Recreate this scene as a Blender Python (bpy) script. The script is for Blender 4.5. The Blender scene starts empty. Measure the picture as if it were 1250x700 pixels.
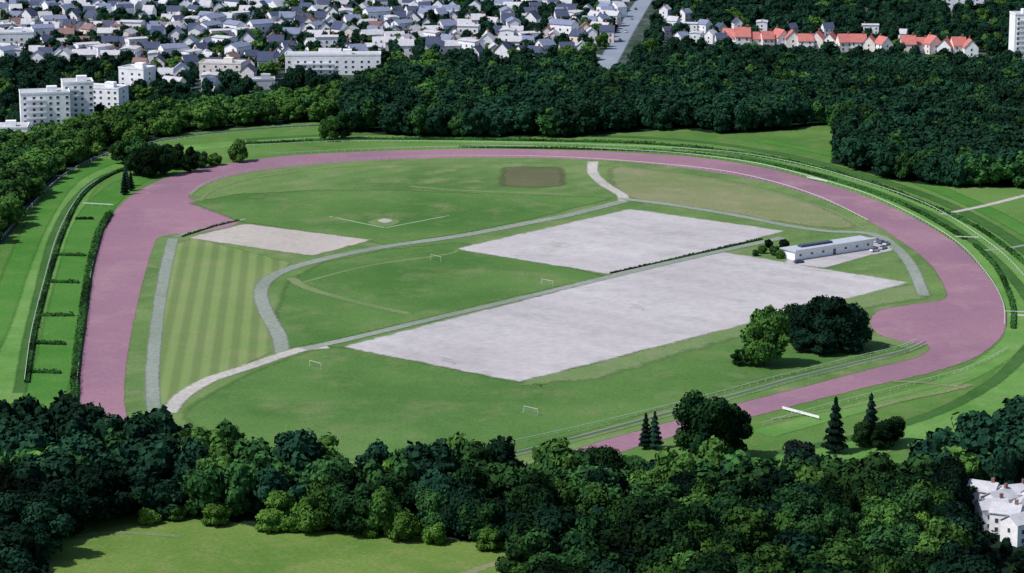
import bpy, math, random
import numpy as np
from mathutils import Vector
from mathutils.geometry import tessellate_polygon
random.seed(7); rng=np.random.default_rng(7)
S=bpy.context.scene; COL=S.collection
# ---------------- camera / survey ----------------
H=222.0; F=3400.0; PITCH=math.radians(12.4)
cp,sp=math.cos(PITCH),math.sin(PITCH)
def P(u,v):
    """ground point (metres) surveyed from the aerial view"""
    a=(u-625)/F; b=(350-v)/F
    t=H/(sp-b*cp)
    return (t*a, t*(cp+b*sp))
cam=bpy.data.cameras.new("camera"); co=bpy.data.objects.new("camera",cam); COL.objects.link(co)
co.location=(0,0,H); co.rotation_euler=(math.radians(90)-PITCH,0,0)
cam.sensor_width=36; cam.lens=36*F/1250; cam.clip_start=1; cam.clip_end=60000
S.camera=co
S.view_settings.view_transform='Standard'
S.view_settings.look='None'; S.view_settings.exposure=0
# light
sun_dir=Vector((-0.80,-0.34,0)).normalized(); EL=math.radians(52)
sd=Vector((sun_dir.x*math.cos(EL),sun_dir.y*math.cos(EL),math.sin(EL)))
sl=bpy.data.lights.new("sun",'SUN'); sl.energy=4.4; sl.angle=math.radians(0.5); sl.color=(1,0.97,0.92)
so=bpy.data.objects.new("sun",sl); COL.objects.link(so); so.location=(0,900,500)
so.rotation_euler=(-sd).to_track_quat('-Z','Y').to_euler()
W=bpy.data.worlds.new("World"); S.world=W; W.use_nodes=True
nt=W.node_tree; bg=nt.nodes["Background"]; sky=nt.nodes.new("ShaderNodeTexSky")
sky.sky_type='NISHITA'; sky.sun_disc=False; sky.sun_elevation=EL
sky.sun_rotation=math.atan2(sd.x,sd.y)
nt.links.new(sky.outputs[0],bg.inputs[0]); bg.inputs[1].default_value=0.11

# ---------------- materials ----------------
class NT:
    def __init__(s,name,rough=0.95,spec=0.1):
        s.m=bpy.data.materials.new(name); s.m.use_nodes=True; s.t=s.m.node_tree
        s.b=s.t.nodes["Principled BSDF"]; s.b.inputs["Roughness"].default_value=rough
        s.b.inputs["Specular IOR Level"].default_value=spec
    def n(s,typ,**k):
        x=s.t.nodes.new(typ)
        for a,b in k.items(): setattr(x,a,b)
        return x
    def l(s,a,b): s.t.links.new(a,b)
    def noise(s,scale,detail=4,src=None,rough=0.6):
        x=s.n("ShaderNodeTexNoise"); x.inputs["Scale"].default_value=scale
        x.inputs["Detail"].default_value=detail; x.inputs["Roughness"].default_value=rough
        if src is not None: s.l(src,x.inputs["Vector"])
        return x.outputs["Fac"]
    def ramp(s,fac,a,b,lo=0.35,hi=0.65):
        r=s.n("ShaderNodeMapRange"); r.inputs[1].default_value=lo; r.inputs[2].default_value=hi
        r.inputs[3].default_value=a; r.inputs[4].default_value=b; s.l(fac,r.inputs[0]); return r.outputs[0]
    def mix(s,fac,a,b,mode='MIX'):
        x=s.n("ShaderNodeMix",data_type='RGBA',blend_type=mode)
        for i,v in ((0,fac),(6,a),(7,b)):
            if isinstance(v,(int,float)): x.inputs[i].default_value=v
            elif isinstance(v,tuple): x.inputs[i].default_value=(*v,1)
            else: s.l(v,x.inputs[i])
        return x.outputs[2]
    def out(s,c): 
        if isinstance(c,tuple): s.b.inputs["Base Color"].default_value=(*c,1)
        else: s.l(c,s.b.inputs["Base Color"])
        return s.m
def ground_mat(name,c1,c2,c3=None,big=0.012,mid=0.08,fine=0.9,stripe=None,c3amt=0.6,gr=.24,phase=1.2,fade=True):
    N=NT(name); pos=N.n("ShaderNodeNewGeometry").outputs["Position"]
    f=N.ramp(N.noise(big,5,pos),0,1)
    c=N.mix(f,c1,c2)
    if c3: c=N.mix(N.ramp(N.noise(mid,6,pos,0.7),0,c3amt,0.5,0.68),c,c3)
    g=N.ramp(N.noise(fine,5,pos,0.75),1-gr,1+gr,0.3,0.7)
    mul=N.n("ShaderNodeVectorMath",operation='SCALE'); N.l(c,mul.inputs[0]); N.l(g,mul.inputs[3])
    res=mul.outputs[0]
    if stripe:
        (dx,dy),w,amt=stripe
        d=N.n("ShaderNodeVectorMath",operation='DOT_PRODUCT'); N.l(pos,d.inputs[0]); d.inputs[1].default_value=(dx*2*math.pi/w,dy*2*math.pi/w,0)
        src=d.outputs["Value"]
        if phase:
            ad=N.n("ShaderNodeMath",operation='ADD'); N.l(src,ad.inputs[0])
            nn=N.ramp(N.noise(0.05,3,pos),-phase,phase); N.l(nn,ad.inputs[1]); src=ad.outputs[0]
        sn=N.n("ShaderNodeMath",operation='SINE'); N.l(src,sn.inputs[0]); val=sn.outputs[0]
        if fade:
            fd=N.ramp(N.noise(0.018,3,pos),.25,1.0,.4,.6)
            m0=N.n("ShaderNodeMath",operation='MULTIPLY'); N.l(val,m0.inputs[0]); N.l(fd,m0.inputs[1]); val=m0.outputs[0]
        r=N.ramp(val,1-amt,1+amt,-0.6,0.6)
        m2=N.n("ShaderNodeVectorMath",operation='SCALE'); N.l(res,m2.inputs[0]); N.l(r,m2.inputs[3]); res=m2.outputs[0]
    return N.out(res)
def unit(a,b):
    d=Vector(P(*b))-Vector(P(*a)); d=Vector((d[0],d[1])).normalized(); return (-d[1],d[0])
M_ground=ground_mat("rough_grass",(.060,.148,.030),(.11,.205,.052),(.16,.195,.078))
M_infield=ground_mat("infield_grass",(.072,.148,.040),(.135,.215,.072),(.19,.215,.11),big=0.016,mid=.05,c3amt=.75,stripe=(unit((422,424),(885,308)),14,0.05))
M_front=ground_mat("pitch_grass",(.054,.134,.030),(.098,.188,.052),(.16,.195,.085),big=0.017,mid=.045,c3amt=.7)
M_stripe=ground_mat("mown_grass",(.125,.20,.062),(.165,.225,.085),(.21,.225,.11),mid=.05,gr=.12,stripe=(unit((198,494),(238,296)),6.0,0.13),phase=0,fade=False)
M_dry=ground_mat("dry_grass",(.15,.195,.08),(.21,.215,.12),(.26,.23,.15),big=0.02)
M_brown=ground_mat("bare_earth",(.10,.10,.055),(.12,.12,.068),(.09,.14,.05),big=0.05,mid=.12,c3amt=.8)
M_turf=ground_mat("course_turf",(.085,.205,.042),(.13,.26,.068),(.16,.24,.085),big=0.02,stripe=((0.7,0.7),18,0.04))
M_turf2=ground_mat("course_turf_deep",(.045,.155,.022),(.07,.19,.035),(.10,.19,.048),big=0.02)
M_turfd=ground_mat("long_grass",(.035,.100,.022),(.05,.125,.03),(.08,.145,.042),big=0.03)
M_mead=ground_mat("meadow_grass",(.085,.165,.032),(.14,.215,.05),(.18,.20,.08),big=0.03,mid=.12)
M_track=ground_mat("mauve_cinder",(.225,.128,.182),(.290,.160,.212),(.335,.21,.245),big=0.012,mid=0.035,fine=0.5,c3amt=.6,gr=.12)
M_pitch=ground_mat("stabilised_gravel",(.375,.350,.368),(.475,.450,.465),(.30,.29,.285),big=0.02,mid=0.04,fine=0.3,c3amt=.75,gr=.12,stripe=(unit((422,424),(632,467)),17,0.035))
M_beige=ground_mat("sandy_gravel",(.38,.34,.32),(.45,.40,.38),(.29,.29,.22),big=0.03,mid=0.06,fine=0.4,gr=.12)
M_path=ground_mat("path_gravel",(.19,.23,.19),(.27,.29,.27),(.15,.2,.11),big=0.02,mid=0.08,fine=0.6)
M_pathp=ground_mat("path_pale",(.38,.36,.34),(.46,.43,.41),(.25,.27,.2),big=0.02,mid=0.1,fine=0.6)
M_trail=ground_mat("worn_grass",(.12,.19,.07),(.155,.215,.09),(.19,.22,.13),big=0.03)
M_asph=ground_mat("asphalt",(.03,.05,.06),(.05,.07,.08),None,big=0.02)
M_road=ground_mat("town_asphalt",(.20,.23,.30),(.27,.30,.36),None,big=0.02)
M_under=ground_mat("undergrowth_shade",(.005,.014,.008),(.009,.022,.010),None,big=0.03)  # soil and undergrowth, painted near black as shade in gaps between trees
M_town=ground_mat("gardens",(.02,.045,.025),(.06,.08,.07),(.14,.15,.18),big=0.03,mid=0.06)
M_line=NT("white_chalk").out((.25,.34,.22))
FEA={}
def feather(mat):
    """worn, ragged border version of a ground material (fades out along attribute 'edge')"""
    if mat.name in FEA: return FEA[mat.name]
    m=mat.copy(); m.name=mat.name+"_worn_edge"; t=m.node_tree; nd=t.nodes
    outp=[x for x in nd if x.type=='OUTPUT_MATERIAL'][0]; b=nd["Principled BSDF"]
    at=nd.new("ShaderNodeAttribute"); at.attribute_name="edge"
    g=nd.new("ShaderNodeNewGeometry"); nz=nd.new("ShaderNodeTexNoise"); nz.inputs["Scale"].default_value=.45; nz.inputs["Detail"].default_value=5
    nz.inputs["Roughness"].default_value=.7
    t.links.new(g.outputs["Position"],nz.inputs["Vector"])
    a=nd.new("ShaderNodeMath"); a.operation='ADD'; t.links.new(at.outputs["Fac"],a.inputs[0]); t.links.new(nz.outputs["Fac"],a.inputs[1])
    r=nd.new("ShaderNodeMapRange"); r.inputs[1].default_value=.72; r.inputs[2].default_value=1.28; t.links.new(a.outputs[0],r.inputs[0])
    tr=nd.new("ShaderNodeBsdfTransparent"); mx=nd.new("ShaderNodeMixShader")
    t.links.new(r.outputs[0],mx.inputs[0]); t.links.new(tr.outputs[0],mx.inputs[1]); t.links.new(b.outputs[0],mx.inputs[2]); t.links.new(mx.outputs[0],outp.inputs[0])
    FEA[mat.name]=m; return m
def foliage(name,dark,lite,hue=(.02,.05,.02),br=(.45,1.9),pat=(.4,1.6),ns=.33):
    N=NT(name,0.9,0.05)
    tc=N.n("ShaderNodeTexCoord").outputs["Object"]
    oi=N.n("ShaderNodeObjectInfo").outputs["Random"]
    pos=N.n("ShaderNodeNewGeometry").outputs["Position"]
    f=N.ramp(N.noise(ns,3,tc,0.65),0,1,0.40,0.66)
    c=N.mix(f,dark,lite)
    pw=N.n("ShaderNodeMath",operation='POWER'); N.l(oi,pw.inputs[0]); pw.inputs[1].default_value=1.8
    r=N.ramp(pw.outputs[0],br[0],br[1],0,1)
    r2=N.ramp(N.noise(0.03,2,pos),pat[0],pat[1],0.36,0.64)
    m=N.n("ShaderNodeMath",operation='MULTIPLY'); N.l(r,m.inputs[0]); N.l(r2,m.inputs[1])
    v=N.n("ShaderNodeVectorMath",operation='SCALE'); N.l(c,v.inputs[0]); N.l(m.outputs[0],v.inputs[3])
    c2=N.mix(N.ramp(oi,0,0.5,0.75,1.0),v.outputs[0],hue)
    return N.out(c2)
M_leaf=foliage("leaf_dark",(.005,.023,.010),(.027,.078,.020),(.034,.08,.02))
M_leafm=foliage("leaf_medium",(.02,.06,.014),(.065,.15,.03),(.07,.14,.03),br=(.6,1.5),pat=(.6,1.3))
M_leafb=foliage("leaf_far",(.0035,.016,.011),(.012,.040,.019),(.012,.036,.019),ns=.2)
M_leafl=foliage("leaf_light",(.045,.11,.018),(.11,.22,.04),(.10,.19,.035),br=(.7,1.4),pat=(.7,1.2))
M_con=foliage("needle_bluish",(.008,.026,.018),(.018,.05,.032),(.02,.045,.035))
M_blue=foliage("leaf_blue_grey",(.03,.07,.06),(.07,.13,.11),(.05,.1,.09))
M_hedge=foliage("hedge_leaf",(.018,.065,.016),(.042,.12,.03),(.03,.09,.02),br=(.7,1.3))
M_bark=NT("bark").out((.05,.04,.03))
def wallmat(n,c):
    N=NT(n,0.85,0.2); pos=N.n("ShaderNodeNewGeometry").outputs["Position"]
    g=N.ramp(N.noise(0.5,5,pos,0.7),0.85,1.08); v=N.n("ShaderNodeVectorMath",operation='SCALE'); v.inputs[0].default_value=c; N.l(g,v.inputs[3]); return N.out(v.outputs[0])
M_white=wallmat("white_render",(.88,.88,.93)); M_cream=wallmat("cream_render",(.82,.75,.72)); M_grey=wallmat("grey_render",(.50,.51,.58))
M_slate=wallmat("slate",(.065,.08,.14)); M_slate2=wallmat("light_slate",(.20,.23,.34)); M_slate3=wallmat("weathered_slate",(.50,.50,.55)); M_tile=wallmat("red_tile",(.50,.17,.155)); M_tile2=wallmat("brown_tile",(.24,.15,.14))
M_glass=NT("window_glass",0.15,0.6).out((.05,.06,.09)); M_paint=NT("white_paint",0.5,0.3).out((.78,.78,.78)); M_railp=NT("weathered_white_plastic",0.6,0.2).out((.60,.63,.58))
M_flat=wallmat("flat_roof",(.45,.46,.50)); M_brick=wallmat("chimney_brick",(.25,.13,.1))
M_net=NT("net").out((.35,.42,.35)); M_proof=wallmat("pale_metal_roof",(.42,.45,.52)); M_rubber=NT("rubber").out((.02,.02,.02))

# ---------------- mesh helpers ----------------
def mesh_np(name,V,Fq,mats,mi=None):
    me=bpy.data.meshes.new(name); V=np.asarray(V,dtype=np.float32); Fq=np.asarray(Fq,dtype=np.int32)
    me.vertices.add(len(V)); me.vertices.foreach_set("co",V.ravel())
    k=Fq.shape[1]; me.loops.add(Fq.size); me.loops.foreach_set("vertex_index",Fq.ravel())
    me.polygons.add(len(Fq)); me.polygons.foreach_set("loop_start",np.arange(0,Fq.size,k,dtype=np.int32))
    me.polygons.foreach_set("use_smooth",np.zeros(len(Fq),dtype=bool))
    if mi is not None: me.polygons.foreach_set("material_index",np.asarray(mi,dtype=np.int32))
    me.update(calc_edges=True)
    for m in (mats if isinstance(mats,(list,tuple)) else [mats]): me.materials.append(m)
    return me
def obj(name,me,parent=None,loc=(0,0,0),rot=0,**props):
    o=bpy.data.objects.new(name,me); COL.objects.link(o); o.location=loc; o.rotation_euler=(0,0,rot)
    if parent: o.parent=parent
    for k,v in props.items(): o[k]=v
    return o
def cr(pts,n=10,closed=False):
    p=[Vector(q) for q in pts]; N=len(p); out=[]
    rngi=range(N if closed else N-1)
    for i in rngi:
        if closed: a,b,c,d=p[(i-1)%N],p[i],p[(i+1)%N],p[(i+2)%N]
        else: a,b,c,d=p[max(i-1,0)],p[i],p[i+1],p[min(i+2,N-1)]
        for k in range(n):
            t=k/n; out.append(0.5*((2*b)+(c-a)*t+(2*a-5*b+4*c-d)*t*t+(3*b-a-3*c+d)*t**3))
    if not closed: out.append(p[-1])
    return out
def G(pts): return [P(*q) for q in pts]
def patch(name,px,z,mat,smooth=True,jit=0.15,n=8,fe=2.0):
    g=G(px)
    if smooth: q=cr(g,n,True)
    else:
        q=[]
        for i in range(len(g)):
            a=Vector(g[i]); b=Vector(g[(i+1)%len(g)]); k=max(1,int((b-a).length/3))
            q+=[a.lerp(b,j/k) for j in range(k)]
    if jit: q=[Vector((p.x+random.uniform(-jit,jit),p.y+random.uniform(-jit,jit)*2)) for p in q]
    area=sum(q[i-1].x*q[i].y-q[i].x*q[i-1].y for i in range(len(q)))
    if area<0: q.reverse()
    v=[Vector((p.x,p.y,0)) for p in q]
    tris=tessellate_polygon([v]); T=[]
    for a,b,c in tris:
        n3=(v[b]-v[a]).cross(v[c]-v[a]).z
        T.append((a,b,c) if n3>0 else (a,c,b))
    N=len(q); V=[(p.x,p.y,z) for p in q]
    me=bpy.data.meshes.new(name); faces=list(T); mi=[0]*len(T)
    if fe:
        k=2
        for i in range(N):
            a=q[i-k]; b=q[(i+k)%N]; t=(b-a).normalized(); o=Vector((t.y,-t.x))
            V.append((q[i].x+o.x*fe,q[i].y+o.y*fe,z))
        for i in range(N):
            j=(i+1)%N; faces.append((i,N+i,N+j,j)); mi.append(1)
    me.from_pydata(V,[],faces); me.materials.append(mat)
    if fe:
        me.materials.append(feather(mat)); me.polygons.foreach_set("material_index",mi)
        at=me.attributes.new("edge",'FLOAT','POINT'); at.data.foreach_set("value",[1.0]*N+[0.0]*N)
    me.update()
    o=obj(name,me); o["kind"]="structure"; return o
def frame(g,n,closed=False):
    q=cr(g,n,closed); L=len(q); out=[]
    for i,p in enumerate(q):
        a=q[i-1] if (i>0 or closed) else q[i]; b=q[(i+1)%L] if (i<L-1 or closed) else q[i]
        t=(b-a).normalized(); out.append((p,Vector((-t.y,t.x))))
    return out
def ribbon(name,px,w,z,mat,closed=False,n=8,jit=0.12,fe=None):
    if fe is None: fe=min(2.2,w*.35)
    fr=frame(G(px),n,closed); V=[];Fc=[];mi=[];A=[]
    L=len(fr)
    for i,(p,nn) in enumerate(fr):
        a=w/2-fe*.4+random.uniform(-jit,jit); b=w/2-fe*.4+random.uniform(-jit,jit)
        for s,e in((a+fe,0),(a,1),(-b,1),(-b-fe,0)): V.append((p.x+nn.x*s,p.y+nn.y*s,z)); A.append(e)
    for i in range(L if closed else L-1):
        j=(i+1)%L
        for k in range(3): Fc.append((4*i+k,4*i+k+1,4*j+k+1,4*j+k)); mi.append(0 if k==1 else 1)
    me=mesh_np(name,V,Fc,[mat,feather(mat)],mi)
    at=me.attributes.new("edge",'FLOAT','POINT'); at.data.foreach_set("value",A)
    o=obj(name,me); o["kind"]="structure"; return o
def boxV(x0,x1,y0,y1,z0,z1):
    V=[(x0,y0,z0),(x1,y0,z0),(x1,y1,z0),(x0,y1,z0),(x0,y0,z1),(x1,y0,z1),(x1,y1,z1),(x0,y1,z1)]
    Fc=[(0,3,2,1),(4,5,6,7),(0,1,5,4),(1,2,6,5),(2,3,7,6),(3,0,4,7)]
    return V,Fc
def boxes(name,lst,mats):
    V=[];Fc=[];mi=[]
    for b in lst:
        v,f=boxV(*b[:6]); o=len(V); V+=v; Fc+=[tuple(i+o for i in q) for q in f]; mi+=[b[6] if len(b)>6 else 0]*6
    return mesh_np(name,V,Fc,mats,mi)

# ---------------- ground & course ----------------
me=mesh_np("ground",[(-20000,-2000,0),(20000,-2000,0),(20000,40000,0),(-20000,40000,0)],[(0,1,2,3)],M_ground)
obj("ground",me,kind="structure")
patch("gardens_ground",[(-120,-60),(1500,-60),(1500,70),(860,75),(480,100),(250,135),(100,160),(-120,185)],.03,M_town,smooth=False)
# turf courses outside the sand track
OUT=[(-30,560),(2,470),(22,400),(45,330),(72,265),(110,215),(170,190),(260,178),(400,170),(560,172),(760,176),(880,186),(1000,210),(1100,243),(1190,285),(1255,340),(1290,410)]
ribbon("turf_course",OUT,16,.04,M_turf,n=12,fe=3)
ribbon("turf_course_inner",[(50,500),(70,430),(88,350),(105,285),(125,250),(160,222),(230,200)],13,.06,M_turf2,fe=2)
ribbon("long_grass_strip",[(24,480),(34,420),(50,350),(66,290),(92,244),(130,214),(185,200)],3.5,.07,M_turfd,fe=2)
ribbon("long_grass_strip",[(300,171),(430,164.5),(620,165),(800,169),(930,184),(1050,213),(1150,247),(1230,290),(1290,340)],5,.07,M_turfd,fe=3)
ribbon("long_grass_strip",[(820,181),(900,190),(1000,213),(1080,238),(1150,269),(1215,318),(1262,375),(1275,420)],3.5,.08,M_turfd,fe=2)
ribbon("turf_course_inner",[(560,178),(760,182),(880,192),(990,215),(1090,250),(1170,288),(1225,340),(1243,395),(1225,430),(1150,470),(1040,500),(930,530)],9,.06,M_turf)
ribbon("turf_course_inner",[(1290,400),(1262,440),(1190,500),(1080,540),(940,570)],16,.05,M_turf,fe=3)
ribbon("long_grass_strip",[(1260,420),(1215,465),(1140,505),(1040,535),(950,553)],4,.07,M_turfd,fe=2)
ribbon("turf_course_outer",[(-40,470),(-5,400),(20,330),(50,265),(85,220),(140,195)],9,.05,M_turf2,fe=3)
ribbon("turf_course_outer",[(930,172),(1020,190),(1110,218),(1200,255),(1300,310)],8,.05,M_turf2,fe=3)
outer=[(92,490),(97,440),(104,385),(112,332),(124,287),(145,255),(172,233),(210,216),(270,202),(350,191),(440,186),(550,183),(660,183),(760,187),(850,193),(930,205),(1000,223),(1060,242),(1120,270),(1170,302),(1205,340),(1224,375),(1225,400),(1212,420),(1180,440),(1130,456),(1060,472),(980,492),(920,508),(830,530),(740,557),(640,590),(450,605),(280,585),(160,550),(105,518)]
inner=[(156,502),(155,460),(164,400),(178,340),(190,300),(200,289),(240,285),(285,276),(300,262),(284,252),(245,246),(232,240),(255,225),(300,212),(360,204),(450,197),(560,193.5),(660,194),(760,198),(850,208),(930,222),(990,240),(1040,260),(1090,290),(1130,320),(1150,350),(1150,365),(1110,372),(1072,379),(1060,392),(1068,407),(1100,418),(1132,424),(1115,437),(1060,451),(980,472),(910,490),(830,511),(720,542),(620,572),(450,585),(300,570),(200,540),(163,515)]
patch("sand_track",outer,.09,M_track,n=10,jit=.15,fe=1.2)
patch("infield_grass",inner,.13,M_infield,n=10,jit=.15,fe=1.2)
patch("pitch_grass",[(240,500),(300,465),(370,436),(425,428),(632,470),(700,462),(905,402),(1090,425),(1050,438),(900,470),(720,522),(610,552),(480,562),(340,548),(250,520)],.16,M_front,fe=5)
patch("dry_grass",[(640,468),(760,440),(1000,372),(1118,350),(1120,362),(1065,372),(930,400),(800,436),(720,460)],.19,M_trail,smooth=False,jit=.8,fe=7)
patch("mown_grass",[(214,300),(236,292),(300,308),(352,322),(322,342),(312,365),(322,395),(334,428),(280,452),(235,474),(198,494),(196,440),(204,360)],.16,M_stripe,smooth=False)
patch("dry_grass",[(755,207),(800,210),(880,222),(960,242),(1015,264),(1030,277),(960,270),(860,253),(790,244),(765,234)],.16,M_dry,jit=.5,fe=7)
patch("bare_earth",[(624,206),(676,206),(679,226),(648,228),(622,226)],.17,M_brown,smooth=False,jit=.4,fe=7)
patch("pitch_grass",[(240,248),(300,238),(400,234),(500,235),(640,240),(738,243),(640,268),(560,284),(470,298),(452,292),(300,270)],.15,M_front,smooth=False,jit=.4,fe=5)
patch("pitch_grass",[(360,345),(400,322),(470,308),(560,298),(640,318),(730,338),(620,362),(530,384),(430,408),(352,424),(345,385)],.15,M_front,smooth=False,jit=.4,fe=5)
ribbon("worn_trail",[(500,228),(560,233),(640,236),(700,238)],3,.18,M_trail)
ribbon("worn_trail",[(355,340),(375,352),(430,368),(500,384)],4,.18,M_trail,fe=2)
ribbon("worn_trail",[(360,348),(450,325),(540,312),(560,306)],1.6,.175,M_trail)
# pitches
patch("gravel_pitch",[(426,424),(632,465),(1104,346),(1010,331),(885,310),(850,317),(745,342)],.22,M_pitch,smooth=False,jit=.3,fe=3)
patch("gravel_pitch",[(563,304.5),(748,335),(952,283),(770,257)],.22,M_pitch,smooth=False,jit=.3,fe=3)
patch("sand_pitch",[(236,291),(300,275),(447,294),(380,312)],.22,M_beige,smooth=False,jit=.3,fe=2.8)
# paths
ribbon("service_path",[(188,505),(186,460),(191,400),(200,340),(211,292)],4.2,.20,M_path)
ribbon("service_path",[(213,290),(262,276),(300,268)],1.6,.20,M_path)
ribbon("footpath",[(205,505),(222,485),(255,465),(300,450),(340,436),(370,427),(400,424)],5,.25,M_pathp)
ribbon("footpath",[(345,432),(340,410),(328,388),(318,362),(325,344),(350,330),(400,316),(470,302),(560,289),(640,274),(700,262),(762,246)],5,.24,M_path)
ribbon("footpath",[(724,198),(724,212),(738,226),(758,238),(762,246)],4.6,.25,M_pathp)
ribbon("footpath",[(755,243),(820,251),(900,264),(960,276),(1010,283),(1062,286),(1090,300),(1112,325),(1128,362)],4.2,.26,M_path)
ribbon("footpath",[(370,427),(430,414),(530,390),(620,369),(748,338),(850,314),(955,291)],4.0,.27,M_path)
ribbon("footpath",[(244,246),(262,232),(320,216),(420,204),(560,199),(700,199),(830,213),(930,232),(1010,256),(1055,280)],2.2,.2,M_trail)
patch("car_park",[(960,322),(1005,327),(1060,312),(1092,305),(1082,290),(1062,292),(985,302)],.24,M_pitch,smooth=False)
# chalk diamond
ribbon("chalk_line",[(388,268),(468,262),(550,265)],.6,.2,M_trail)
ribbon("chalk_line",[(402,265),(470,279)],1.0,.2,M_line,n=12,fe=.6); ribbon("chalk_line",[(470,279),(548,264)],.9,.2,M_line,n=12,fe=.6)
patch("sand_mound",[(452,272),(468,267),(486,271),(470,277)],.19,M_trail,fe=2); patch("sand_mound",[(463,270),(470,268),(477,270),(470,272.5)],.22,M_beige,fe=1.2)
# outer paths
ribbon("footpath",[(1150,262),(1200,252),(1255,238)],3,.1,M_pathp)
ribbon("footpath",[(1200,306),(1225,304),(1255,299)],2,.1,M_path)
ribbon("footpath",[(1232,384),(1256,386)],2.4,.11,M_pathp)
ribbon("worn_trail",[(1060,500),(1100,489),(1150,479),(1185,470)],2.4,.13,M_dry,fe=1.5)
ribbon("worn_trail",[(1090,466),(1130,468),(1180,474)],2.0,.14,M_dry,fe=1.5)
ribbon("worn_trail",[(940,512),(1020,500),(1090,485),(1180,462)],2,.13,M_trail)
ribbon("perimeter_road",[(-30,320),(2,292),(38,248),(80,210),(140,184),(230,166),(330,156),(420,152)],3,.12,M_asph)
patch("meadow_grass",[(30,720),(20,665),(70,650),(150,628),(230,628),(320,648),(450,652),(560,662),(640,668),(700,700),(700,730)],.12,M_mead,jit=.5)
ribbon("worn_trail",[(30,664),(130,651),(220,655)],2.5,.15,M_trail)
ribbon("worn_trail",[(560,705),(600,690),(650,684)],3,.15,M_dry)
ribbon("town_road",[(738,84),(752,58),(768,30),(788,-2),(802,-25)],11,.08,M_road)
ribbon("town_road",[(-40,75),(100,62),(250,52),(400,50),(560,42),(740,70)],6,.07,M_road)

# ---------------- trees ----------------
def cubesphere(n=4):
    V=[];Fc=[]
    for ax in range(3):
        for s in (-1,1):
            o=len(V)
            for i in range(n+1):
                for j in range(n+1):
                    p=[0,0,0]; p[ax]=s; p[(ax+1)%3]=(2*i/n-1)*s; p[(ax+2)%3]=2*j/n-1
                    V.append(np.array(p)/np.linalg.norm(p))
            for i in range(n):
                for j in range(n):
                    a=o+i*(n+1)+j; Fc.append((a,a+n+1,a+n+2,a+1))
    return np.array(V),np.array(Fc)
CSV,CSF=cubesphere(3)
def leaves(C,Nn,size,rg,jt=.42):
    n=len(C); r=rg.normal(size=(n,3)); nn=Nn+jt*r; nn/=np.linalg.norm(nn,axis=1)[:,None]
    t=np.cross(nn,rg.normal(size=(n,3))); t/=np.linalg.norm(t,axis=1)[:,None]; b=np.cross(nn,t)
    s=(size*rg.uniform(.6,1.3,n))[:,None]; k=rg.uniform(.55,1,n)[:,None]
    V=np.stack([C-t*s-b*s*k*.5,C+t*s*.4-b*s*k,C+t*s+b*s*k*.4,C-t*s*.5+b*s*k],1).reshape(-1,3)
    return V,np.arange(4*n).reshape(-1,4)
def crown(seed,Hh,R,kind,nl,ls):
    rg=np.random.default_rng(seed); VV=[];FF=[];off=0
    def add(V,Fc):
        nonlocal off
        VV.append(V);FF.append(Fc+off);off+=len(V)
    if kind=='conifer':
        z=Hh*(.08+.92*(1-np.sqrt(rg.uniform(0,1,nl)))); rr=R*(1-z/Hh)**.8*(0.75+.3*np.sin(z*3.2+seed))*rg.uniform(.5,1.08,nl)
        th=rg.uniform(0,2*np.pi,nl); rr*=1+.2*np.sin(3*th+seed)
        C=np.stack([rr*np.cos(th),rr*np.sin(th),z],1); Nn=np.stack([np.cos(th),np.sin(th),.4*np.ones(nl)],1)
        add(*leaves(C,Nn,ls,rg))
        V=CSV.copy(); zz=(V[:,2]+1)/2; sc=R*.55*(1-zz*.92); h=np.hypot(V[:,0],V[:,1])+1e-6
        V=np.stack([V[:,0]/np.maximum(h,.3)*sc,V[:,1]/np.maximum(h,.3)*sc,Hh*(.08+.8*zz)],1); add(V,CSF)
        return np.concatenate(VV),np.concatenate(FF)
    nlobe=rg.integers(8,20); zc=Hh*.56; rz=Hh*.44
    lob=[]; sx,sy=rg.uniform(.75,1.2,2); up=rg.uniform(.25,.6)
    for i in range(nlobe):
        d=rg.normal(size=3); d/=np.linalg.norm(d); d[2]=abs(d[2])*1.25-up
        q=rg.uniform(.4,.85)
        lr=R*rg.uniform(.2,.48)
        lob.append((np.array([d[0]*R*q*sx,d[1]*R*q*sy,zc+d[2]*rz*q]),lr))
    for i in range(5):
        t=i*1.257+rg.uniform(0,.8); q=R*rg.uniform(.4,.62); lob.append((np.array([q*math.cos(t),q*math.sin(t),Hh*rg.uniform(.2,.32)]),R*rg.uniform(.3,.42)))
    lob.append((np.array([0,0,zc]),R*.55))
    w=np.array([l[1]**2 for l in lob]); w/=w.sum()
    for (c,lr),wi in zip(lob,w):
        n=max(20,int(nl*wi)); d=rg.normal(size=(n,3)); d/=np.linalg.norm(d,axis=1)[:,None]
        C=c+d*(lr*rg.uniform(.68,1.22,n)[:,None])*np.array([1,1,.85]); C[:,2]=np.maximum(C[:,2],Hh*.05)
        add(*leaves(C,d,ls,rg))
        add(c+CSV*(lr*.78)*np.array([1,1,.85])*(1+.12*rg.normal(size=(len(CSV),1))),CSF)
    return np.concatenate(VV),np.concatenate(FF)
def tube(p0,p1,r0,r1,n=7):
    p0=Vector(p0);p1=Vector(p1);d=(p1-p0).normalized();a=d.orthogonal().normalized();b=d.cross(a)
    V=[];
    for p,r in((p0,r0),(p1,r1)):
        for i in range(n):
            t=2*math.pi*i/n; V.append(p+a*math.cos(t)*r+b*math.sin(t)*r)
    return [tuple(v) for v in V],[(i,(i+1)%n,n+(i+1)%n,n+i) for i in range(n)]
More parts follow.
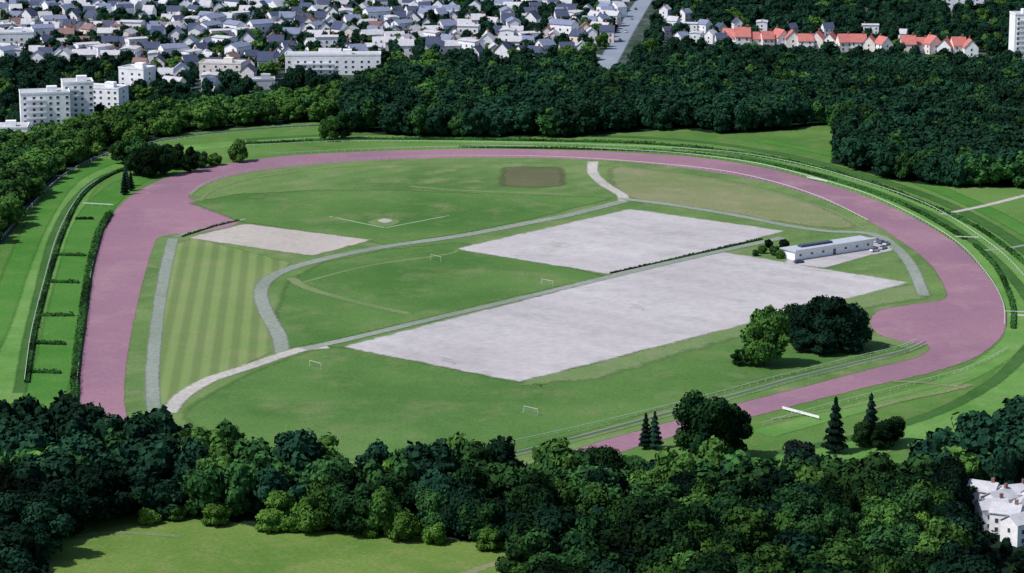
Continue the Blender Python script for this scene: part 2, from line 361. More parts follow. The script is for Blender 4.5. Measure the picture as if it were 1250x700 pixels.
def trunk(seed,Hh,R,con=False):
    rd=random.Random(seed); V=[];Fc=[]
    def add(v,f):
        o=len(V); V.extend(v); Fc.extend([tuple(i+o for i in q) for q in f])
    add(*tube((0,0,-.2),(0,0,Hh*.35),Hh*.03,Hh*.02)); add(*tube((0,0,Hh*.35),(rd.uniform(-.3,.3),0,Hh*(.9 if con else .75)),Hh*.02,Hh*.006))
    if not con:
        for i in range(6):
            t=i*1.05+rd.random(); z=Hh*rd.uniform(.25,.45); q=R*rd.uniform(.4,.65)
            add(*tube((0,0,z),(q*math.cos(t),q*math.sin(t),z+Hh*rd.uniform(.1,.25)),Hh*.012,Hh*.004,5))
    return mesh_np("trunk",V,Fc,M_bark)
protos={}
def proto(kind,i):
    k=(kind,i)
    if k in protos: return protos[k]
    if kind=='conifer': Hh,R,m,nl,ls=15,3.4,M_con,3500,.45
    elif kind=='light': Hh,R,m,nl,ls=10,5.2,M_leafl,5500,.42
    elif kind=='bluish': Hh,R,m,nl,ls=12,5.5,M_blue,5500,.42
    elif kind=='far': Hh,R,m,nl,ls=15,6.8,M_leafb,6000,.50
    elif kind=='mid': Hh,R,m,nl,ls=15,6.6,M_leafm,7000,.48
    else: Hh,R,m,nl,ls=16,6.8+.7*(i%4),M_leaf,8500,.48
    kk='conifer' if kind=='conifer' else 'broad'
    V,Fc=crown(100+i*7+len(kind)*13+ord(kind[0]),Hh,R,kk,nl,ls)
    protos[k]=(mesh_np("crown",V,Fc,m),trunk(i,Hh,R,kk=='conifer'),Hh); return protos[k]
LAB={'broad':("tree","broadleaf_tree","dark green broadleaf tree with rounded crown in woodland","dense woodland trees"),
 'mid':("tree","broadleaf_tree","mid green broadleaf tree with uneven crown in woodland","dense woodland trees"),
 'far':("tree","broadleaf_tree","very dark broadleaf tree massed with others in a wood","dense woodland trees"),
 'light':("tree","light_green_tree","small light green leafy tree beside the wood","light green trees"),
 'bluish':("tree","blue_green_tree","blue-green leafy tree among darker trees","blue-green trees"),
 'conifer':("tree","conifer_tree","slender dark conifer tree with pointed top","conifers")}
def place_tree(x,y,h,kind,wid=1.0,label=None):
    i=random.randrange(10 if kind in('broad','far','mid') else 3)
    cm,tm,Hh=proto(kind,i); s=h/Hh
    cat,nm,lab,grp=LAB[kind]
    e=obj(nm,None,loc=(x,y,0),rot=random.uniform(0,6.28)); e.scale=(s*wid,s*wid,s); e.empty_display_size=1
    e["label"]=label or lab; e["category"]=cat; e["group"]=grp
    obj("trunk",tm,e); obj("crown",cm,e)
    return e
def inpoly(x,y,pl):
    c=False; n=len(pl)
    for i in range(n):
        x1,y1=pl[i];x2,y2=pl[i-1]
        if (y1>y)!=(y2>y) and x<(x2-x1)*(y-y1)/(y2-y1)+x1: c=not c
    return c
trees=[]; avoid=[]  # avoid: (x,y,r)
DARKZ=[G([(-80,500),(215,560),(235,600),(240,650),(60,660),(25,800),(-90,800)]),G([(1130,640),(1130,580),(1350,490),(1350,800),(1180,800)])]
def scatter(px,sp_,hr,kind,wr=(.7,1.25),excl=(),mixk=None,ratio=0,keep=1.0):
    pl=G(px); xs=[p[0] for p in pl]; ys=[p[1] for p in pl]; ex=[G(e) for e in excl]
    y=min(ys); row=0
    while y<max(ys):
        x=min(xs)+(row%2)*sp_/2
        while x<max(xs):
            a=x+random.uniform(-.42,.42)*sp_; b=y+random.uniform(-.42,.42)*sp_
            if inpoly(a,b,pl) and not any(inpoly(a,b,e) for e in ex) and random.random()<keep and all((a-q[0])**2+(b-q[1])**2>q[2]**2 for q in avoid):
                k=kind
                if mixk:
                    r=random.random(); acc=0
                    for kk,rr in mixk:
                        acc+=rr
                        if r<acc: k=kk; break
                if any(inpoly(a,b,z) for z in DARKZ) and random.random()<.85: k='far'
                h=random.uniform(*hr)*(.62 if k=='light' else 1)
                trees.append((a,b,h,k,random.uniform(*wr)))
            x+=sp_
        y+=sp_*.87; row+=1
# ---- town first, so trees avoid buildings ----
def house_proto(w,d,h,rh,wallm,roofm,name="house"):
    V=[(-w/2,-d/2,0),(w/2,-d/2,0),(w/2,d/2,0),(-w/2,d/2,0),(-w/2,-d/2,h),(w/2,-d/2,h),(w/2,d/2,h),(-w/2,d/2,h),(-w/2,0,h+rh),(w/2,0,h+rh)]
    me=bpy.data.meshes.new("wall"); me.from_pydata(V,[],[(0,1,5,4),(2,3,7,6),(1,2,6,9,5),(3,0,4,8,7)]); me.materials.append(wallm)
    parts=[("wall",me,(0,0,0),0,None)]
    o=.35; k=rh/(d/2); t=.25; V=[];Fc=[]
    for s in(-1,1):
        b=len(V)
        for zz in (0.03,t):
            V+=[(-w/2-o,s*(d/2+o),h-k*o+zz),(w/2+o,s*(d/2+o),h-k*o+zz),(w/2+o,0,h+rh+zz),(-w/2-o,0,h+rh+zz)]
        Fc+=[tuple(b+i for i in q) for q in [(4,5,6,7),(3,2,1,0),(0,1,5,4),(1,2,6,5),(3,0,4,7)]]
    parts.append(("roof",mesh_np("roof",V,Fc,roofm),(0,0,0),0,None))
    parts.append(("chimney",boxes("chimney",[(-.5,.5,-.35,.35,0,2.0)],M_brick),(w*.33,0,h+rh-.5),0,"roof"))
    wm=boxes("window",[(-.62,.62,-.06,.02,0,1.5,0),(-.5,.5,-.09,-.061,.1,1.4,1)],[M_paint,M_glass])
    dm=boxes("door",[(-.5,.5,-.08,.02,0,2.1,0)],[M_tile2])
    nx=max(2,int(w/3.6))
    for fl in range(int(h//2.7)):
        for i in range(nx):
            x=-w/2+w*(i+.5)/nx
            for s,r in((-1,0),(1,math.pi)):
                if fl==0 and i==nx//2 and s==-1: parts.append(("door",dm,(x,-d/2,0.02),0,None)); continue
                parts.append(("window",wm,(x,s*d/2,.9+2.7*fl),r,None))
        for s,r in((-1,-math.pi/2),(1,math.pi/2)):
            parts.append(("window",wm,(s*w/2,0,.9+2.7*fl),r,None))
    return parts
def place_house(parts,x,y,rot,name,label,cat,grp=None,sc=1):
    e=obj(name,None,loc=(x,y,0),rot=rot); e.scale=(sc,sc,sc); e["label"]=label; e["category"]=cat
    if grp: e["group"]=grp
    ref={}
    for n,m,l,r,par in parts:
        o=obj(n,m,ref.get(par,e),loc=l,rot=r); ref.setdefault(n,o)
    return e
HP=[]
for (w,d,h,rh,wm,rm,lab) in [(8,7,6.4,3.4,M_white,M_slate,"white rendered house with dark slate gable roof"),(9,7.5,6.6,3.0,M_white,M_slate2,"white house with pale slate gable roof"),
   (7.5,8,7.5,4.0,M_white,M_slate,"tall white house with steep slate roof"),(12,7,6.8,2.4,M_cream,M_slate3,"long cream terrace house with weathered pale roof"),(8,7,6.4,3.0,M_cream,M_slate,"cream rendered house with slate roof"),
   (8,7,6.4,2.8,M_cream,M_tile2,"cream house with brown tiled roof"),(14,8,9.8,2.0,M_white,M_slate2,"three storey white house with slate roof"),(8,7,6.8,3.0,M_white,M_slate3,"white house with weathered pale roof"),(12,8,9.5,.6,M_white,M_slate3,"white low pitched apartment house")]:
    HP.append((house_proto(w,d,h,rh,wm,rm),lab,w))
HR=[(house_proto(10,8,5.6,4.2,M_white,M_tile),"white house with red tiled roof at wood edge",12),(house_proto(8,8.5,5.8,4.4,M_cream,M_tile),"cream house with steep red tiled roof",10)]
wblock=boxes("window",[(-.8,.8,-.06,.02,0,1.5,0),(-.62,.62,-.09,-.061,.1,1.3,1)],[M_paint,M_glass])
def block(u,v,w,d,h,rot,name,label,wallm=M_white,balc=True,step=3.6):
    x,y=P(u,v); e=obj(name,None,loc=(x,y,0),rot=rot); e["label"]=label; e["category"]="apartment building"
    obj("wall",boxes("wall",[(-w/2,w/2,-d/2,d/2,0,h)],wallm),e)
    r=obj("roof",boxes("roof",[(-w/2-.15,w/2+.15,-d/2-.15,-d/2+.15,h+.01,h+.9,1),(-w/2-.15,w/2+.15,d/2-.15,d/2+.15,h+.01,h+.9,1),(-w/2-.15,-w/2+.15,-d/2+.16,d/2-.16,h+.01,h+.9,1),(w/2-.15,w/2+.15,-d/2+.16,d/2-.16,h+.01,h+.9,1),(-w/2+.16,w/2-.16,-d/2+.16,d/2-.16,h+.01,h+.3,0)],[M_flat,wallm]),e)
    obj("lift_housing",boxes("lift_housing",[(-2.5,2.5,-2,2,0,2.6)],wallm),r,loc=(w*.15,0,h+.31))
    nf=int(h//2.9); nx=int(w//step); cnt=0
    bw=w*.42
    bm=boxes("balcony",[(-bw/2,bw/2,-1.2,-.01,0,.15),(-bw/2,bw/2,-1.25,-1.15,.151,1.0)],wallm)
    for f in range(nf):
        for i in range(nx):
            if cnt<94:
                obj("window",wblock,e,loc=(-w/2+w*(i+.5+.12*(i%2))/nx,-d/2,1+2.9*f)); cnt+=1
        if balc and f>0: obj("balcony",bm,e,loc=(-w*.2,-d/2-.02,2.9*f+.1))
    for f in range(nf):
        if cnt<98: obj("window",wblock,e,loc=(w/2,0,1+2.9*f),rot=math.pi/2); cnt+=1
    avoid.append((x,y,w*.55+3)); 
    for k in (1,2): avoid.append((x,y-10*k,w*.45))
    return e
block(56,164,24,13,21,.22,"apartment_building","white eight storey apartment building with long balconies beside trees")
block(96,158,15,13,24,.22,"apartment_building","tall white apartment wing with stacked balconies")
block(130,142,20,12,15,-.3,"apartment_building","lower white apartment wing stepping down beside taller block",balc=False)
block(168,112,16,12,13,-.45,"apartment_building","white apartment building with plain facade near houses",balc=False,step=5)
block(5,172,24,14,7,.1,"low_building","low white flat roofed building at wood edge",balc=False,step=6)
block(15,62,26,12,11,.15,"apartment_building","long white apartment building among houses",balc=False,step=5)
block(272,96,24,12,9,-.15,"apartment_building","white three storey building in front of houses",M_cream,balc=False,step=5)
block(407,90,54,12,11,.03,"apartment_building","very long pale apartment building beside a wood",balc=True,step=4.4)
block(320,108,14,10,5,.1,"low_building","low grey flat roofed building",M_grey,balc=False,step=5)
block(1246,80,12,12,30,.1,"tower_block","tall white tower block above wood",balc=True,step=4)
block(1178,12,30,14,9,.0,"flat_roofed_hall","white flat roofed hall among trees",balc=False,step=6)
ROADX=[(724,104),(768,104),(822,-30),(776,-30)]
T1=G([(-40,-8),(795,-8),(765,25),(728,72),(600,82),(540,76),(480,74),(340,96),(250,120),(200,115),(120,84),(-40,84)])
RX=G(ROADX)
y=1490; row=0
ymax=P(600,-6)[1]
hs=[]
while y<ymax:
    x=-420+random.uniform(0,8); ang=.25*math.sin(row*1.3)
    while x<180:
        pr=random.choice(HP); a=x+random.uniform(-1.5,1.5); b=y+random.uniform(-8,8)+x*ang*.25
        if inpoly(a,b,T1) and not inpoly(a,b,RX) and all((a-q[0])**2+(b-q[1])**2>(q[2]+2)**2 for q in avoid) and random.random()<.86:
            hs.append((a,b,pr,ang*.25+random.choice([0,0,math.pi/2,math.pi/2,.5,-.6,1.1])+random.uniform(-.2,.2)))
        x+=pr[2]+random.choice([.6,1.5,3,8])
    y+=25; row+=1
hs.sort(key=lambda q:q[1]); far_h=hs[235:]; hs=hs[:235]
for a,b,pr,r in hs:
    place_house(pr[0],a,b,r,"house",pr[1],"house","houses of the town",sc=random.uniform(.9,1.15)); avoid.append((a,b,5.6))
VV=[];FF=[];MI=[];off=0
for a,b,pr,r in far_h:
    w,d=pr[2],8; h=random.uniform(6,8); rh=random.uniform(2.5,4.0); c,sn=math.cos(r),math.sin(r)
    V=np.array([(-w/2,-d/2,0),(w/2,-d/2,0),(w/2,d/2,0),(-w/2,d/2,0),(-w/2,-d/2,h),(w/2,-d/2,h),(w/2,d/2,h),(-w/2,d/2,h),(-w/2,0,h+rh),(w/2,0,h+rh)])
    X=np.stack([V[:,0]*c-V[:,1]*sn+a,V[:,0]*sn+V[:,1]*c+b,V[:,2]],1); VV.append(X)
    FF.append(np.array([(0,1,5,4),(2,3,7,6),(1,2,6,5),(3,0,4,7),(5,6,9,9),(7,4,8,8),(4,5,9,8),(6,7,8,9)])+off); off+=10
    rm=random.choice([1,1,2,3]); MI.append([0,0,0,0,0,0,rm,rm]); avoid.append((a,b,5.6))
if VV:
    me=bpy.data.meshes.new("distant_houses"); fl=[tuple(dict.fromkeys(int(i) for i in f)) for f in np.concatenate(FF)]
    me.from_pydata([tuple(v) for v in np.concatenate(VV)],[],fl)
    for m in (M_white,M_slate,M_slate2,M_slate3): me.materials.append(m)
    me.polygons.foreach_set("material_index",np.concatenate(MI).astype(np.int32)); me.update()
    o=obj("distant_houses",me,kind="stuff"); o["label"]="far mass of white houses with slate roofs"; o["category"]="houses"
for i,u in enumerate([893,906,921,936,952,967,983,998,1014,1030,1046,1062,1078,1108,1123,1138,1154,1169,1184]):
    v=55+(u-893)*.045+random.uniform(-1.5,1.5)
    x,y=P(u,v); pr=HR[i%2]; place_house(pr[0],x,y,random.choice([math.pi/2,math.pi/2+.4,.2,1.2,.0,-.3]),"house",pr[1],"house","red roofed houses",sc=random.uniform(.9,1.1)*(1.15 if u<915 else 1)); avoid.append((x,y,6.5))
    for k in range(1,7): avoid.append((x,y-8*k,6.5))
for i,(u,v) in enumerate([(850,56),(868,53),(832,55),(815,48),(880,57),(842,44),(822,36),(860,40),(880,44),(900,38),(930,42),(812,22),(836,26),(965,44),(1010,44),(1062,46),(1100,52)]):
    x,y=P(u,v); pr=HP[(8,7,1,4,0)[i%5]]; place_house(pr[0],x,y,1.3-.3*i,"house",pr[1],"house","houses of the town",sc=.85); avoid.append((x,y,7))
    for k in range(1,5): avoid.append((x,y-8*k,6))
vp=house_proto(8.5,7,6.6,2.2,M_white,M_slate3)
for u,v,r in [(1200,622,-.5),(1219,633,.7),(1238,626,.3),(1228,650,-.4),(1248,644,1.2),(1210,644,.2),(1244,662,.6),(1266,630,.4)]:
    x,y=P(u,v); place_house(vp,x,y,r,"house","small white two storey house amid dark trees","house","white villas in the trees",sc=.9); avoid.append((x,y,5.5)); avoid.append((x-.5,y-8,4.5))
VILX=[(1182,634),(1182,745),(1330,760),(1330,630),(1250,612)]

# ---- tree regions ----
FG=[(-60,518),(0,534),(100,550),(190,560),(250,577),(340,588),(500,590),(600,590),(700,598),(760,606),(830,606),(1000,608),(1110,612),(1160,592),(1220,572),(1310,545),(1340,780),(640,780),(640,700),(610,668),(420,655),(300,641),(180,632),(60,660),(25,790),(-80,790)]
scatter(FG,9.0,(11,19),'broad',mixk=[('light',.08),('mid',.24),('far',.22)],excl=[VILX])
scatter([(1188,668),(1188,745),(1330,760),(1330,680)],7,(4,6),'broad')
scatter([(1175,600),(1195,575),(1235,552),(1320,525),(1320,590),(1220,600)],9,(15,20),'far')
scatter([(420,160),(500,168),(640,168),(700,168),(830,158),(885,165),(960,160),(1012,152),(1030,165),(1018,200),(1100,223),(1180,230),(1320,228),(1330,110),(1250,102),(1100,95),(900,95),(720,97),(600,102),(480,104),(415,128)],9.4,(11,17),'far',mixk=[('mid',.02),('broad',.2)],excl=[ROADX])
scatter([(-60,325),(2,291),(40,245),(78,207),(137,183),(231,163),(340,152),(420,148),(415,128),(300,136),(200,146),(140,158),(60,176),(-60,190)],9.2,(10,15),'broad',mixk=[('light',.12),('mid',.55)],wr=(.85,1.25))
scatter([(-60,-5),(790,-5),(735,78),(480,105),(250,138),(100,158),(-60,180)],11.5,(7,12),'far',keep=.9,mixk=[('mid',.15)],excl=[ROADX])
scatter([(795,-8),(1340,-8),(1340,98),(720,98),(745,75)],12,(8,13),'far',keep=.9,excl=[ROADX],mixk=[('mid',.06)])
for u,v,h,k in [(166,214,13,'broad'),(182,216,14,'broad'),(200,214,15,'broad'),(232,210,12,'broad'),(192,206,13,'broad'),(212,206,12,'broad'),(292,198,12,'mid'),(402,172,13,'mid'),(418,170,14,'broad'),(152,238,10,'conifer'),(160,233,9,'conifer'),(154,228,10,'conifer'),(172,204,14,'broad'),(150,200,13,'broad'),
   (903,447,6,'broad'),(918,446,7,'mid'),
   (862,562,21,'broad'),(885,560,18,'broad'),(788,548,11,'conifer'),(799,548,11.5,'conifer'),(1019,553,17,'conifer'),(1062,543,16,'conifer'),(1090,540,8,'broad'),(1078,548,9,'broad'),(972,590,13,'bluish'),(735,600,13,'broad'),(770,590,9,'broad'),
   (245,205,8,'broad'),(262,202,6,'light'),(690,168,9,'far'),(1052,545,8,'broad'),
   (945,312,4,'broad'),(930,310,3.5,'light'),(957,306,5,'broad'),(938,303,4,'broad'),(952,316,3.5,'light'),(922,313,3,'broad')]:
    x,y=P(u,v); place_tree(x,y,h,k,random.uniform(.85,1.05) if h>7 else 1.1)
for u,v,h,k,w in [(933,447,22,'mid',.82),(965,417,13,'broad',1.05),(985,424,16,'far',1.0),(1002,420,17,'far',1.0),(1018,430,18,'far',1.05),(1040,426,17,'far',1.0),(1008,434,9,'far',1.3),(1040,432,8,'far',1.3),(980,430,8,'far',1.3)]:
    x,y=P(u,v); place_tree(x,y,h,k,w,label="tall mid green tree standing on infield grass" if k=='mid' else "compact very dark round tree on infield grass")
for u,v,h in [(330,650,7),(380,648,9),(490,660,8.5),(355,650,5),(180,640,5),(450,655,6),(600,672,7),(215,636,5),(265,642,7),(530,664,6)]:
    x,y=P(u,v); place_tree(x,y,h,'light',1.1)
trees.sort(key=lambda t:t[1])
NI=240
for (a,b,h,k,w) in trees[:NI]: place_tree(a,b,h,k,w)
# the rest of the woods as one mass
rest=trees[NI:]
low={}
KI={'far':0,'light':1,'mid':2,'broad':3}
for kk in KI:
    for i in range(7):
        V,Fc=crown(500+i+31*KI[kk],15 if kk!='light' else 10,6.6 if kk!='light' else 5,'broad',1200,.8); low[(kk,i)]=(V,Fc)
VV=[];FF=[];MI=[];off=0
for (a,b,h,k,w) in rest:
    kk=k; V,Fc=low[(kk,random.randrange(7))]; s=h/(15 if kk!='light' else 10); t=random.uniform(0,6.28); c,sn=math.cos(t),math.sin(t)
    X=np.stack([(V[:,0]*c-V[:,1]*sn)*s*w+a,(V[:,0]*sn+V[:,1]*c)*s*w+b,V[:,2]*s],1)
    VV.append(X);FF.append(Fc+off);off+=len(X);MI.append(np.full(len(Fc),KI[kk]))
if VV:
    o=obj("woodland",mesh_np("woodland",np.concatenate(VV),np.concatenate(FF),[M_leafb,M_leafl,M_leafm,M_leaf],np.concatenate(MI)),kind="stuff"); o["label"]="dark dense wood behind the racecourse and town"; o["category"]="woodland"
print("TREES",len(trees),"rest",len(rest),"houses",len(hs),len(far_h))
# forest floors, with the shade of the tree gaps in their colour
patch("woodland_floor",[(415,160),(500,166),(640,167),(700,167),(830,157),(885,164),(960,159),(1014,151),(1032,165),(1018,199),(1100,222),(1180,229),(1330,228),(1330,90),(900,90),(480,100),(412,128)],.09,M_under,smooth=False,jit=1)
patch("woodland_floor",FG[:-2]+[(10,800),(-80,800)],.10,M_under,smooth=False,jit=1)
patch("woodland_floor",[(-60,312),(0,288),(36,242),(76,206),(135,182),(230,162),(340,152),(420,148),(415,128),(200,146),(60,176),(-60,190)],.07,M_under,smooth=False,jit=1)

# ---------------- hedges ----------------
def hedge(px,w,h,label,n=6,name="hedge"):
    fr=frame(G(px),n); C=[];Nn=[]; V=[];Fc=[]
    L=len(fr)
    for i,(p,nn) in enumerate(fr):
        ww=w/2*.8*random.uniform(.85,1.15); hh=h*.85*random.uniform(.75,1.15)
        V+=[(p.x+nn.x*ww,p.y+nn.y*ww,0),(p.x+nn.x*ww,p.y+nn.y*ww,hh),(p.x-nn.x*ww,p.y-nn.y*ww,hh),(p.x-nn.x*ww,p.y-nn.y*ww,0)]
        if i<L-1:
            a=4*i;b=a+4; Fc+=[(a,b,b+1,a+1),(a+1,b+1,b+2,a+2),(a+2,b+2,b+3,a+3)]
            seg=(fr[i+1][0]-p); m=int(seg.length*7*(w+h)/2); bump=random.uniform(.8,1.3)
            for k in range(m):
                t=random.random(); s=random.uniform(-1,1); z=h*random.uniform(.1,1.08)*bump; q=p+seg*t
                if random.random()<.5: z=h*random.uniform(.8,1.2)*bump
                else: s=math.copysign(random.uniform(.85,1.25),s)
                C.append((q.x+nn.x*s*w/2,q.y+nn.y*s*w/2,z)); Nn.append((nn.x*s,nn.y*s,.7))
    Fc+=[(0,1,2,3),(4*L-1,4*L-2,4*L-3,4*L-4)]
    lv,lf=leaves(np.array(C),np.array(Nn),.35,rng)
    o=obj(name,mesh_np(name,np.concatenate([np.array(V),lv]),np.concatenate([np.array(Fc),lf+len(V)]),M_hedge)); o["label"]=label; o["category"]="hedge"; o["group"]="hedges of the racecourse"; return o
hedge([(90,495),(94,440),(101,385),(109,332),(121,286),(135,262)],2.6,1.5,"low dark hedge following the sand track")
hedge([(33,468),(42,410),(58,345),(75,290),(100,240),(140,212),(190,199)],1.6,.9,"low clipped hedge along turf course")
hedge([(560,180),(760,184),(870,191),(960,206),(1050,231),(1120,259),(1178,293)],1.8,.9,"low dark hedge beside the sand track")
hedge([(1190,300),(1218,330),(1236,372),(1237,402)],1.8,.8,"low dark hedge on the bend of the track")
hedge([(300,176),(450,171),(620,172),(800,177),(930,192),(1040,217),(1130,250),(1200,283),(1260,330)],2.0,1.0,"long low hedge along outer turf course")
hedge([(745,335),(850,311),(930,293)],1.0,.7,"dark hedge between two gravel pitches")
hedge([(222,290),(262,277),(292,270)],.8,.6,"low hedge by sandy pitch")
for px in [[(50,386),(90,386)],[(62,345),(96,346)],[(70,312),(104,313)],[(44,420),(80,421)],[(92,268),(114,268)],[(40,455),(74,456)]]:
    hedge(px,2.0,.9,"clipped brush jumping fence across turf course",name="jump_fence")
# ---------------- rails ----------------
def railing(px,label,h=1.3,band=.28,step=4,n=8,name="running_rail",mat=None):
    mat=mat or M_railp
    fr=frame(G(px),n); V=[];Fc=[];PV=[];PF=[]
    for i,(p,nn) in enumerate(fr):
        for s,z in ((.06,h-band),(.06,h),(-.06,h),(-.06,h-band)): V.append((p.x+nn.x*s,p.y+nn.y*s,z))
        if i: 
            a=4*(i-1);b=a+4
            for k in range(4): Fc.append((a+k,b+k,b+(k+1)%4,a+(k+1)%4))
    acc=0
    for i in range(len(fr)-1):
        a,b=fr[i][0],fr[i+1][0]; L=(b-a).length; t=step-acc
        while t<L:
            q=a.lerp(b,t/L); v,f=boxV(q.x-.07,q.x+.07,q.y-.07,q.y+.07,0,h-band-.003); o=len(PV); PV+=v; PF+=[tuple(j+o for j in k) for k in f]; t+=step
        acc=(acc+L)%step
    e=obj(name,None,loc=(0,0,0))
    e["label"]=label; e["category"]="fence"; e["group"]="white racecourse rails"
    obj("rail",mesh_np("rail",V,Fc,mat),e)
    if PV: obj("post",mesh_np("post",PV,PF,mat),e,kind="stuff")
railing([(1130,421),(1105,432),(1050,446),(970,466),(900,486),(820,508),(720,535),(620,560)],"white plastic running rail on inside of track",h=1.6,band=.7)
railing([(1120,417),(1095,427),(1040,440),(960,460),(890,479),(810,500),(700,526),(600,548)],"second white rail beside grass strip",h=1.2,band=.15)
railing([(30,468),(38,410),(54,345),(72,285),(98,240),(120,222)],"white rail curving along turf course",h=1.3,band=.6)
railing([(1226,400),(1224,372),(1205,338),(1170,300),(1120,268),(1060,240),(1000,221)],"white rail on outside of track bend",h=1.2,band=.14)
railing([(232,240),(255,224),(300,211),(360,203),(450,196),(560,192.5),(700,195),(850,207),(930,221),(1000,243),(1060,272)],"white rail along inside of back straight",h=1.2,band=.16)
railing([(330,190),(440,184.5),(550,181.5),(660,181.5),(760,185),(850,191.5),(930,203),(1000,221)],"white rail along outside of back straight",h=1.2,band=.2)
railing([(300,180),(420,174),(560,175),(700,178),(860,185),(960,199),(1060,226),(1140,256),(1215,305),(1255,345)],"white rail along outer turf course",h=1.1,band=.13)
railing([(124,286),(112,332),(104,385),(97,440),(93,480)],"white rail beside track straight",h=1.1,band=.1)
railing([(102,251),(138,253)],"short white wing rail beside jump",h=1.3,band=.4,n=2)
railing([(1166,292),(1195,293)],"short white wing rail beside jump",h=1.3,band=.4,n=2)
railing([(985,219),(1010,224)],"short white wing rail beside jump",h=1.3,band=.5,n=2)
railing([(955,501),(1000,513)],"short thick white hurdle rail on grass",h=1.3,band=.8,n=2,mat=M_paint)
railing([(1225,383),(1252,384)],"short white barrier beside track",h=1.1,band=.25,n=2)
railing([(1230,428),(1180,452),(1100,474),(1000,500),(930,520)],"thin white rail outside finishing straight",h=1.1,band=.1)
railing([(0,296),(40,252),(82,214),(142,187),(232,169),(330,159),(380,156)],"pale perimeter fence along the road",h=1.5,band=.1,name="perimeter_fence")
# ---------------- goals ----------------
gw=7.3
fm=boxes("goal_frame",[(-gw/2,-gw/2+.12,-.06,.06,0,2.44),(gw/2-.12,gw/2,-.06,.06,0,2.44),(-gw/2,gw/2,-.06,.06,2.441,2.56),(-gw/2+.05,-gw/2+.11,.1,1.8,0,.1),(gw/2-.11,gw/2-.05,.1,1.8,0,.1)],M_railp)
nv=[];nf=[]
for i in range(13):
    x=-gw/2+.1+i*(gw-.2)/12; v,f=tube((x,.1,2.4),(x,1.8,.05),.015,.015,4); o=len(nv); nv+=v; nf+=[tuple(j+o for j in q) for q in f]
for i in range(5):
    t=i/4; v,f=tube((-gw/2+.1,.1+1.7*t,2.4-2.3*t),(gw/2-.1,.1+1.7*t,2.4-2.3*t),.015,.015,4); o=len(nv); nv+=v; nf+=[tuple(j+o for j in q) for q in f]
nm=mesh_np("net",nv,nf,M_net)
for u,v,r,l in [(385,450,-.8,"on grass pitch"),(648,506,2.4,"on grass pitch"),(532,319,-.8,"on infield grass"),(668,349,2.4,"beside path"),(776,378,-.8,"on gravel pitch"),(545,444,-.8,"on gravel pitch")]:
    x,y=P(u,v); e=obj("football_goal",None,loc=(x,y,0.2),rot=r); e.scale=(.8,.8,.8); e["label"]="white football goal with net standing "+l; e["category"]="goal"; e["group"]="football goals"
    obj("goal_frame",fm,e); obj("net",nm,e)
# ---------------- clubhouse ----------------
a=Vector(P(970,319)); b=Vector(P(1066,304)); d=b-a; L=d.length; ang=math.atan2(d.y,d.x); mid=(a+b)/2
e=obj("clubhouse",None,loc=(mid.x,mid.y,.25),rot=ang); e["label"]="long low white clubhouse with pale flat roof"; e["category"]="building"
obj("wall",boxes("wall",[(-L/2,L/2,0,8,0,3.4)],M_white),e)
r=obj("roof",boxes("roof",[(-L/2-.6,L/2+.6,-.9,8.5,3.41,3.7,0),(-L/2-.6,L/2+.6,-1.05,-.91,3.1,4.2,1)],[M_proof,M_paint]),e)
obj("roof_light",boxes("roof_light",[(-L*.34,L*.05,3.5,6,0,.8,0)],[M_slate]),r,loc=(0,0,3.71))
gm=boxes("window",[(-.7,.7,-.07,.02,0,1.0,0),(-.6,.6,-.1,-.071,.1,.9,1)],[M_paint,M_glass])
nw=int(L//5.5)
for i in range(nw):
    x=-L/2+L*(i+.5)/nw
    if i==nw//2: obj("door",boxes("door",[(-.7,.7,-.09,.02,0,2.2)],M_glass),e,loc=(x,0,.02))
    else: obj("window",gm,e,loc=(x,0,1.3))
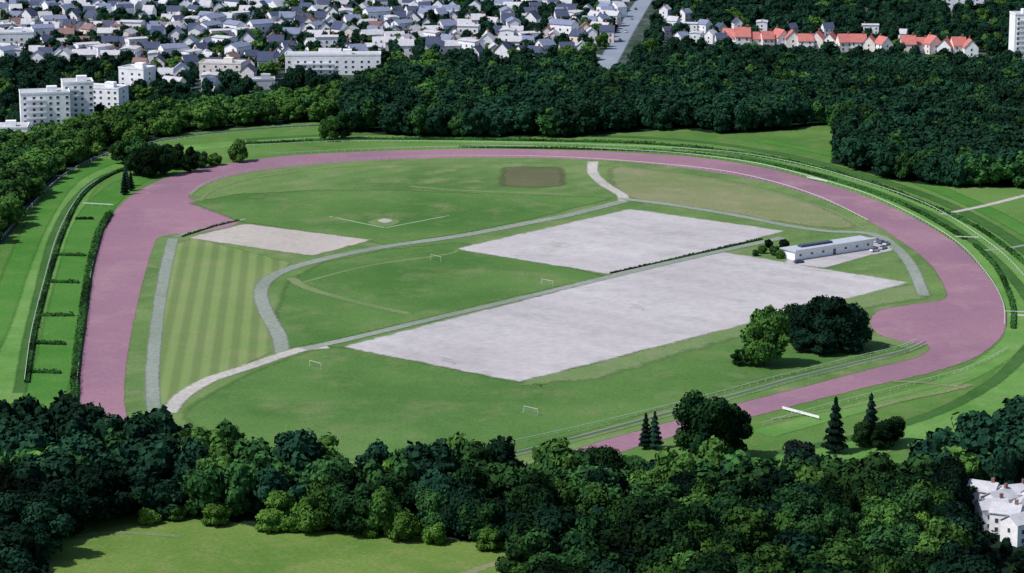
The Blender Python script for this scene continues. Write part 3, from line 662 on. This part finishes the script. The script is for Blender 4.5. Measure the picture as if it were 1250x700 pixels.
# ---------------- parked cars ----------------
def car_parts(col):
    sec=[(-2.1,.35,.75),(-2.0,.30,.95),(-.9,.28,1.0),(.9,.28,.95),(1.9,.30,.82),(2.1,.35,.62)]
    V=[];Fc=[]
    for x,z0,z1 in sec: V+=[(x,-.85,z0),(x,.85,z0),(x,.80,z1),(x,-.80,z1)]
    for i in range(len(sec)-1):
        for k in range(4): Fc.append((4*i+k,4*i+(k+1)%4,4*i+4+(k+1)%4,4*i+4+k))
    Fc+=[(0,3,2,1),(20,21,22,23)]
    body=mesh_np("body",V,Fc,NT("car_paint",.35,.5).out(col))
    V=[(-1.7,-.75,1.0),(1.0,-.75,.97),(1.0,.75,.97),(-1.7,.75,1.0),(-1.2,-.6,1.45),(.35,-.6,1.45),(.35,.6,1.45),(-1.2,.6,1.45)]
    cab=mesh_np("cabin",V,[(4,5,6,7),(0,1,5,4),(1,2,6,5),(2,3,7,6),(3,0,4,7)],M_glass)
    v,f=tube((0,-.1,0),(0,.1,0),.33,.33,12)
    wh=bpy.data.meshes.new("wheel"); wh.from_pydata(v,[],[tuple(q) for q in f]+[tuple(range(12)),tuple(range(12,24))]); wh.materials.append(M_rubber)
    return body,cab,wh
cars=[(car_parts((.7,.7,.72)),"white"),(car_parts((.05,.08,.2)),"dark blue"),(car_parts((.5,.5,.52)),"pale grey"),(car_parts((.35,.37,.4)),"silver")]
for i,(u,v,r) in enumerate([(1070,296,1.0),(1076,298,1.0),(1082,300,1.0),(1078,305,.9),(1068,308,.6),(975,322,.5),(757,50,1.45),(771,24,1.45),(764,40,1.45),(776,12,1.45)]):
    x,y=P(u,v); (bd,cb,wh),cn=cars[i%4]; e=obj("parked_car",None,loc=(x,y,.27 if u>800 else .1),rot=r)
    e["label"]=cn+(" car parked beside the low clubhouse" if u>800 else " car on the straight town road"); e["category"]="car"; e["group"]="cars"
    obj("body",bd,e); obj("cabin",cb,e)
    for wx in(-1.3,1.3):
        for wy in(-.78,.78): obj("wheel",wh,e,loc=(wx,wy,.33))
